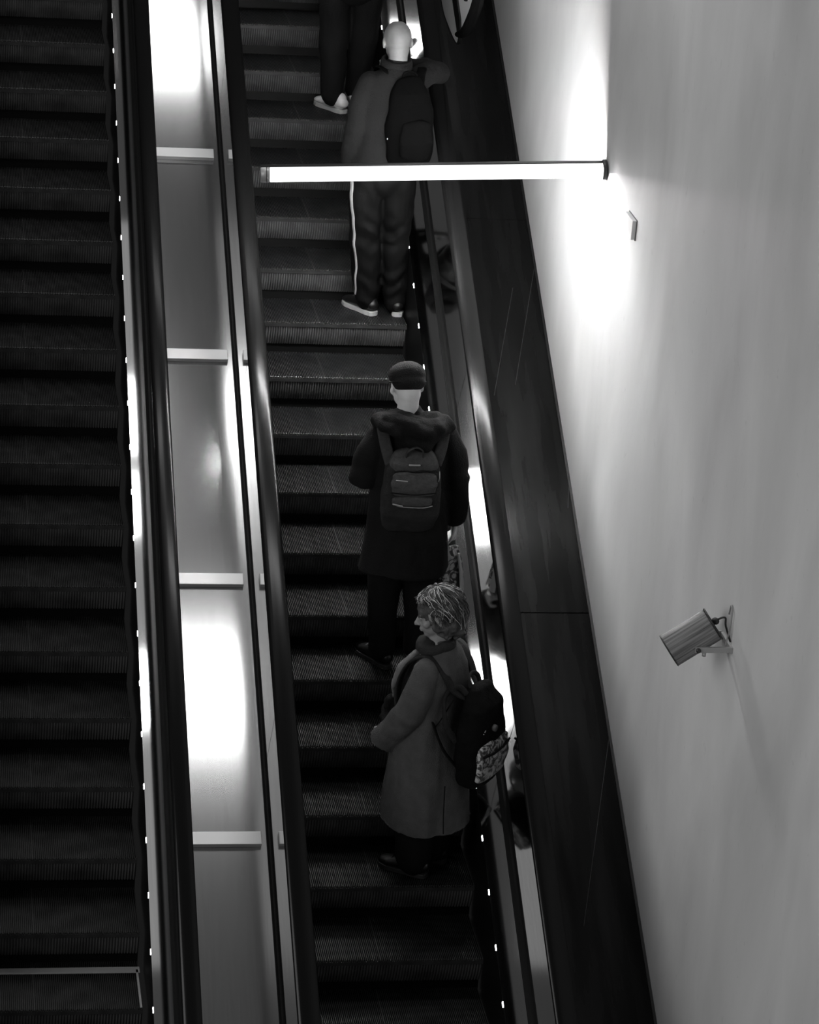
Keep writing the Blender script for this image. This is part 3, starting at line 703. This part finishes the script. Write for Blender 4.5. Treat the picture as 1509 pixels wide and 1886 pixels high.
jk.loft([(-.045, 0, .835), (-.045, 0, .90), (-.04, 0, 1.06), (-.035, 0, 1.20), (-.03, 0, 1.31), (-.022, .0, 1.385), (-.018, .01, 1.43)], [(.190, .150), (.195, .150), (.188, .142), (.195, .140), (.180, .125), (.125, .100), (.075, .075)], n=28, cap=(False, True))
jk.loft([(-.165, 0, 1.34), (-.205, -.02, 1.22), (-.230, -.035, 1.08), (-.238, .0, .97), (-.238, .05, .885)], [.070, .070, .062, .057, .050], n=16)
jk.loft([(.105, .02, 1.37), (.19, .13, 1.38), (.262, .245, 1.35)], [.070, .068, .064], n=16); jk.loft([(.262, .245, 1.35), (.19, .27, 1.38), (.09, .295, 1.375)], [.064, .056, .048], n=16)
jm = jk.blob('jacket', M_jacket, m1, .009, 3, fsum(folds(.010, (8, 8, 5), 7.), creases([((.15, .15, 1.39), (1, 1, 0)), ((.26, .25, 1.36), (1, -.4, .4)), ((-.23, -.03, 1.08), (0, 0, 1))], 3, .006, 70, .15)))
cl = MB(); cl.loft([H1 + V(.0, -.028, -.125) + V(.074 * math.cos(a), .076 * math.sin(a), .012 * math.sin(a)) for a in [i * PI / 10 for i in range(21)]], [(.044, .018)] * 21, ref=(0, 0, 1), n=12, cap=False)
cl.build('collar', M_blackcloth, jm)
tk = MB(); tk.ell((-.045, 0, .81), (.165, .128, .13))
tk.loft([(-.13, 0, .84), (-.135, 0, .62), (-.130, .01, .46), (-.105, .01, .28), (-.092, .015, .085)], [(.105, .115), (.098, .105), (.092, .098), (.084, .090), (.074, .082)], n=20)
tk.loft([(.03, 0, .84), (.042, 0, .62), (.050, .01, .46), (.062, .01, .28), (.078, .01, .075)], [(.105, .115), (.092, .105), (.084, .095), (.080, .088), (.070, .080)], n=20)
tm1 = tk.blob('track_trousers', M_track, m1, .008, 3, fsum(folds(.014, (10, 10, 7), 3.), creases([((-.1, -.1, .50), (.5, 0, 1)), ((.05, -.1, .48), (-.5, 0, 1)), ((-.08, -.1, .15), (.4, 0, 1)), ((.07, -.1, .2), (-.3, 0, 1))], 3, .008, 60, .20)))
import mathutils.bvhtree as bt
bvh = bt.BVHTree.FromObject(tm1, bpy.context.evaluated_depsgraph_get()) if tm1.data.polygons else None
bpy.context.view_layer.update()
bmt = bmesh.new(); bmt.from_mesh(tm1.data); bvh = bt.BVHTree.FromBMesh(bmt)
ax_ = curve([(-.13, 0, .80), (-.135, 0, .62), (-.130, .01, .46), (-.105, .01, .28), (-.092, .015, .115)], 8); pts = []; rr = []
for i, p in enumerate(ax_):
    t = i / (len(ax_) - 1); a = math.radians(196 + 26 * math.sin(t * 3.0)); dr = V(math.cos(a), math.sin(a), 0)
    hit = bvh.ray_cast(p + dr * .3, -dr)
    if hit[0]: pts.append(hit[0] + dr * .001); rr.append((.0165 * (1 - .55 * t), .0035))
sp_ = MB(); sp_.loft(pts, rr, ref=(.35, -.94, 0), n=10, power=3); sp_.build('side_stripe', M_white, tm1)
bmt.free()
shoe(m1, (-.050, -.062), (-.175, .16), M_shoeb, M_solew, wide=.052); shoe(m1, (.078, -.070), (.125, .19), M_shoeb, M_solew)
bk1 = empty('backpack', B1 + V(.055, -.13, .96)); tag(bk1, 'plain black rucksack on the back of the person with the shaved head', 'backpack')
MB().loft([(0, 0, .0), (0, -.01, .10), (-.005, -.01, .24), (-.015, .0, .36), (-.025, .02, .425)], [(.125, .062), (.140, .080), (.135, .078), (.110, .060), (.075, .035)], n=26, power=2.8).blob('main_body', mat('pack_black2', .0015, .9, spec=.03, bump=.3, bscale=120), bk1, .007, 3, folds(.014, (9, 9, 9), 8.))
MB().loft([(.025, -.085, .03), (.028, -.095, .11), (.02, -.088, .21)], [(.085, .028), (.095, .034), (.080, .026)], n=24, power=2.8).blob('front_pocket', mat('pack_black3', .002, .9, spec=.03, bump=.3, bscale=120), bk1, .007, 3, folds(.010, (12, 12, 12), 2.))
for x0, x1, x2 in ((-.055, -.11, -.16), (.045, .05, .07)):
    MB().loft(curve([(x0, .03, .39), (x1, .06, .455), (x2, .135, .475), (x2, .24, .43), (x2, .27, .30)], 5), [(.026, .007)] * 21, ref=(1, 0, 0), n=10, power=3).build('shoulder_strap', mat('pack_black2', .014), bk1)
MB().loft(curve([(-.05, .03, .43), (-.05, .02, .47), (-.01, .01, .485), (.02, .02, .465), (.02, .03, .42)], 4), [.007] * 17, n=8).build('carry_handle', mat('pack_black2', .014), bk1)
MB().ell((-.13, -.065, .12), (.0035, .0035, .0055), None, 6).build('buckle', M_zip, bk1)

# ---- person above, only the legs in view
B0 = Vector((-.20, 5.12, 2.835)); R0 = rot(6, 5, 0); H0 = V(0, .02, 1.64)
J = dict(spine=[(0, 0, .90), (0, 0, .98), (0, 0, 1.10), (0, 0, 1.28), (0, .01, 1.42), (0, .01, 1.50)], spine_r=[(.14, .11), (.15, .11), (.14, .10), (.165, .115), (.12, .08), (.058, .058)],
         hipl=(-.09, 0, .92), kneel=(-.10, .02, .50), ankl=(-.085, .0, .09), hipr=(.08, 0, .92), kneer=(.085, .05, .50), ankr=(.085, .13, .09),
         shol=(-.18, 0, 1.42), elbl=(-.23, 0, 1.15), wril=(-.20, .12, .93), shor=(.18, 0, 1.42), elbr=(.23, 0, 1.15), wrir=(.24, .10, .90))
h0 = [((-.20, .12, .93), (0, .3, -1), (1, 0, 0), 1, .4), ((.24, .10, .90), (0, .3, -1), (-1, 0, 0), -1, .4)]
p0 = person('person', B0, basic_body(J, R0, H0, 1.0, 1.0, h0), 'person at the top edge, black trousers and white trainers, cut off above the knees', voxel=.008)
eyes(p0, H0, R0)
MB().ell(H0 + R0 @ V(0, -.02, .05), (.084, .100, .078), R0, 14).ell(H0 + R0 @ V(0, -.05, .0), (.074, .066, .070), R0, 12).blob('hair', M_blackcloth, p0, .008, 1)
jk = MB(); jk.loft([(0, 0, .80), (0, 0, .95), (0, 0, 1.12), (0, 0, 1.28), (0, 0, 1.38), (0, .01, 1.48)], [(.20, .155), (.20, .15), (.19, .145), (.20, .14), (.17, .12), (.075, .075)], n=26)
for s in (-1, 1): jk.loft([(s * .175, 0, 1.39), (s * .23, 0, 1.16), (s * (.20 if s < 0 else .24), .11, .96)], [.07, .062, .05], n=14)
jk.blob('jacket', M_blackcloth, p0, .01, 3, folds(.012))
tk = MB(); tk.ell((0, 0, .90), (.165, .125, .13))
tk.loft([(-.095, 0, .88), (-.105, .0, .66), (-.10, .01, .46), (-.095, .0, .28), (-.09, -.005, .10)], [.100, .098, .088, .078, .068], n=18)
tk.loft([(.08, 0, .88), (.085, .0, .66), (.085, .03, .46), (.08, .08, .28), (.08, .13, .10)], [.100, .098, .086, .076, .066], n=18)
tk.blob('trousers', M_blackcloth, p0, .009, 3, folds(.012, (10, 10, 6), 1.))
shoe(p0, (-.015, -.07), (-.15, .17), M_shoew, M_solew, wide=.052); shoe(p0, (.07, .07), (.04, .32), M_shoew, M_solew, wide=.052)


# ------------------------------------------------------------------ light of the hall
wd = bpy.data.worlds.new('hall'); scn.world = wd; wd.use_nodes = True
wd.node_tree.nodes['Background'].inputs[0].default_value = (1, 1, 1, 1)
wd.node_tree.nodes['Background'].inputs[1].default_value = .07
def area(name, loc, sx, sy, power, rot=(0, 0, 0), spread=180):
    l = bpy.data.lights.new(name, 'AREA'); l.shape = 'RECTANGLE'; l.size = sx; l.size_y = sy; l.energy = power; l.spread = math.radians(spread)
    o = bpy.data.objects.new(name, l); C.objects.link(o); o.location = loc; o.rotation_euler = rot; return o
# ceiling luminaires of the hall, 7 m up, then two lights added for reflections
area('overhead_light', (-.33, 6.2, 7.), 2.1, .45, 30)
area('overhead_light', (-.33, 1.46, 7.), 2.1, .48, 44)
area('overhead_light', (-2.12, 3.43, 7.), 1.66, .5, 26)
area('overhead_light', (-1.50, 3.05, 9.), .50, .46, 5)  # added small light, set to reflect as a bright patch on the right balustrade
area('overhead_light', (-2.5, 2.2, 7.2), 2.7, 5.4, 13)  # added dim light standing in for pale ceiling reflected in the left inner deck
area('hall_lamp', (-6.0, -4.5, 4.6), 4, 4, 175, rot=(math.radians(12), math.radians(-68), 0))

# ------------------------------------------------------------------ camera
cam = bpy.data.cameras.new('camera'); co = bpy.data.objects.new('camera', cam); C.objects.link(co); scn.camera = co
cam.sensor_fit = 'HORIZONTAL'; cam.sensor_width = 36; cam.lens = 5200 / 1509 * 36; cam.clip_end = 200
rt = Vector((.9855781, -.15054754, .07727385)); up = Vector((-.01344894, .38551399, .92260397)); fw = Vector((.16868591, .91033752, -.37792944))
co.matrix_world = Matrix(((rt.x, up.x, -fw.x, -2.67975669), (rt.y, up.y, -fw.y, -11.51811077), (rt.z, up.z, -fw.z, 7.10960935), (0, 0, 0, 1)))
vs_ = scn.view_settings
scn.display_settings.display_device = 'sRGB'
vs_.view_transform = 'Standard'; vs_.look = 'None'; vs_.exposure = 0; vs_.gamma = 1; vs_.use_curve_mapping = False
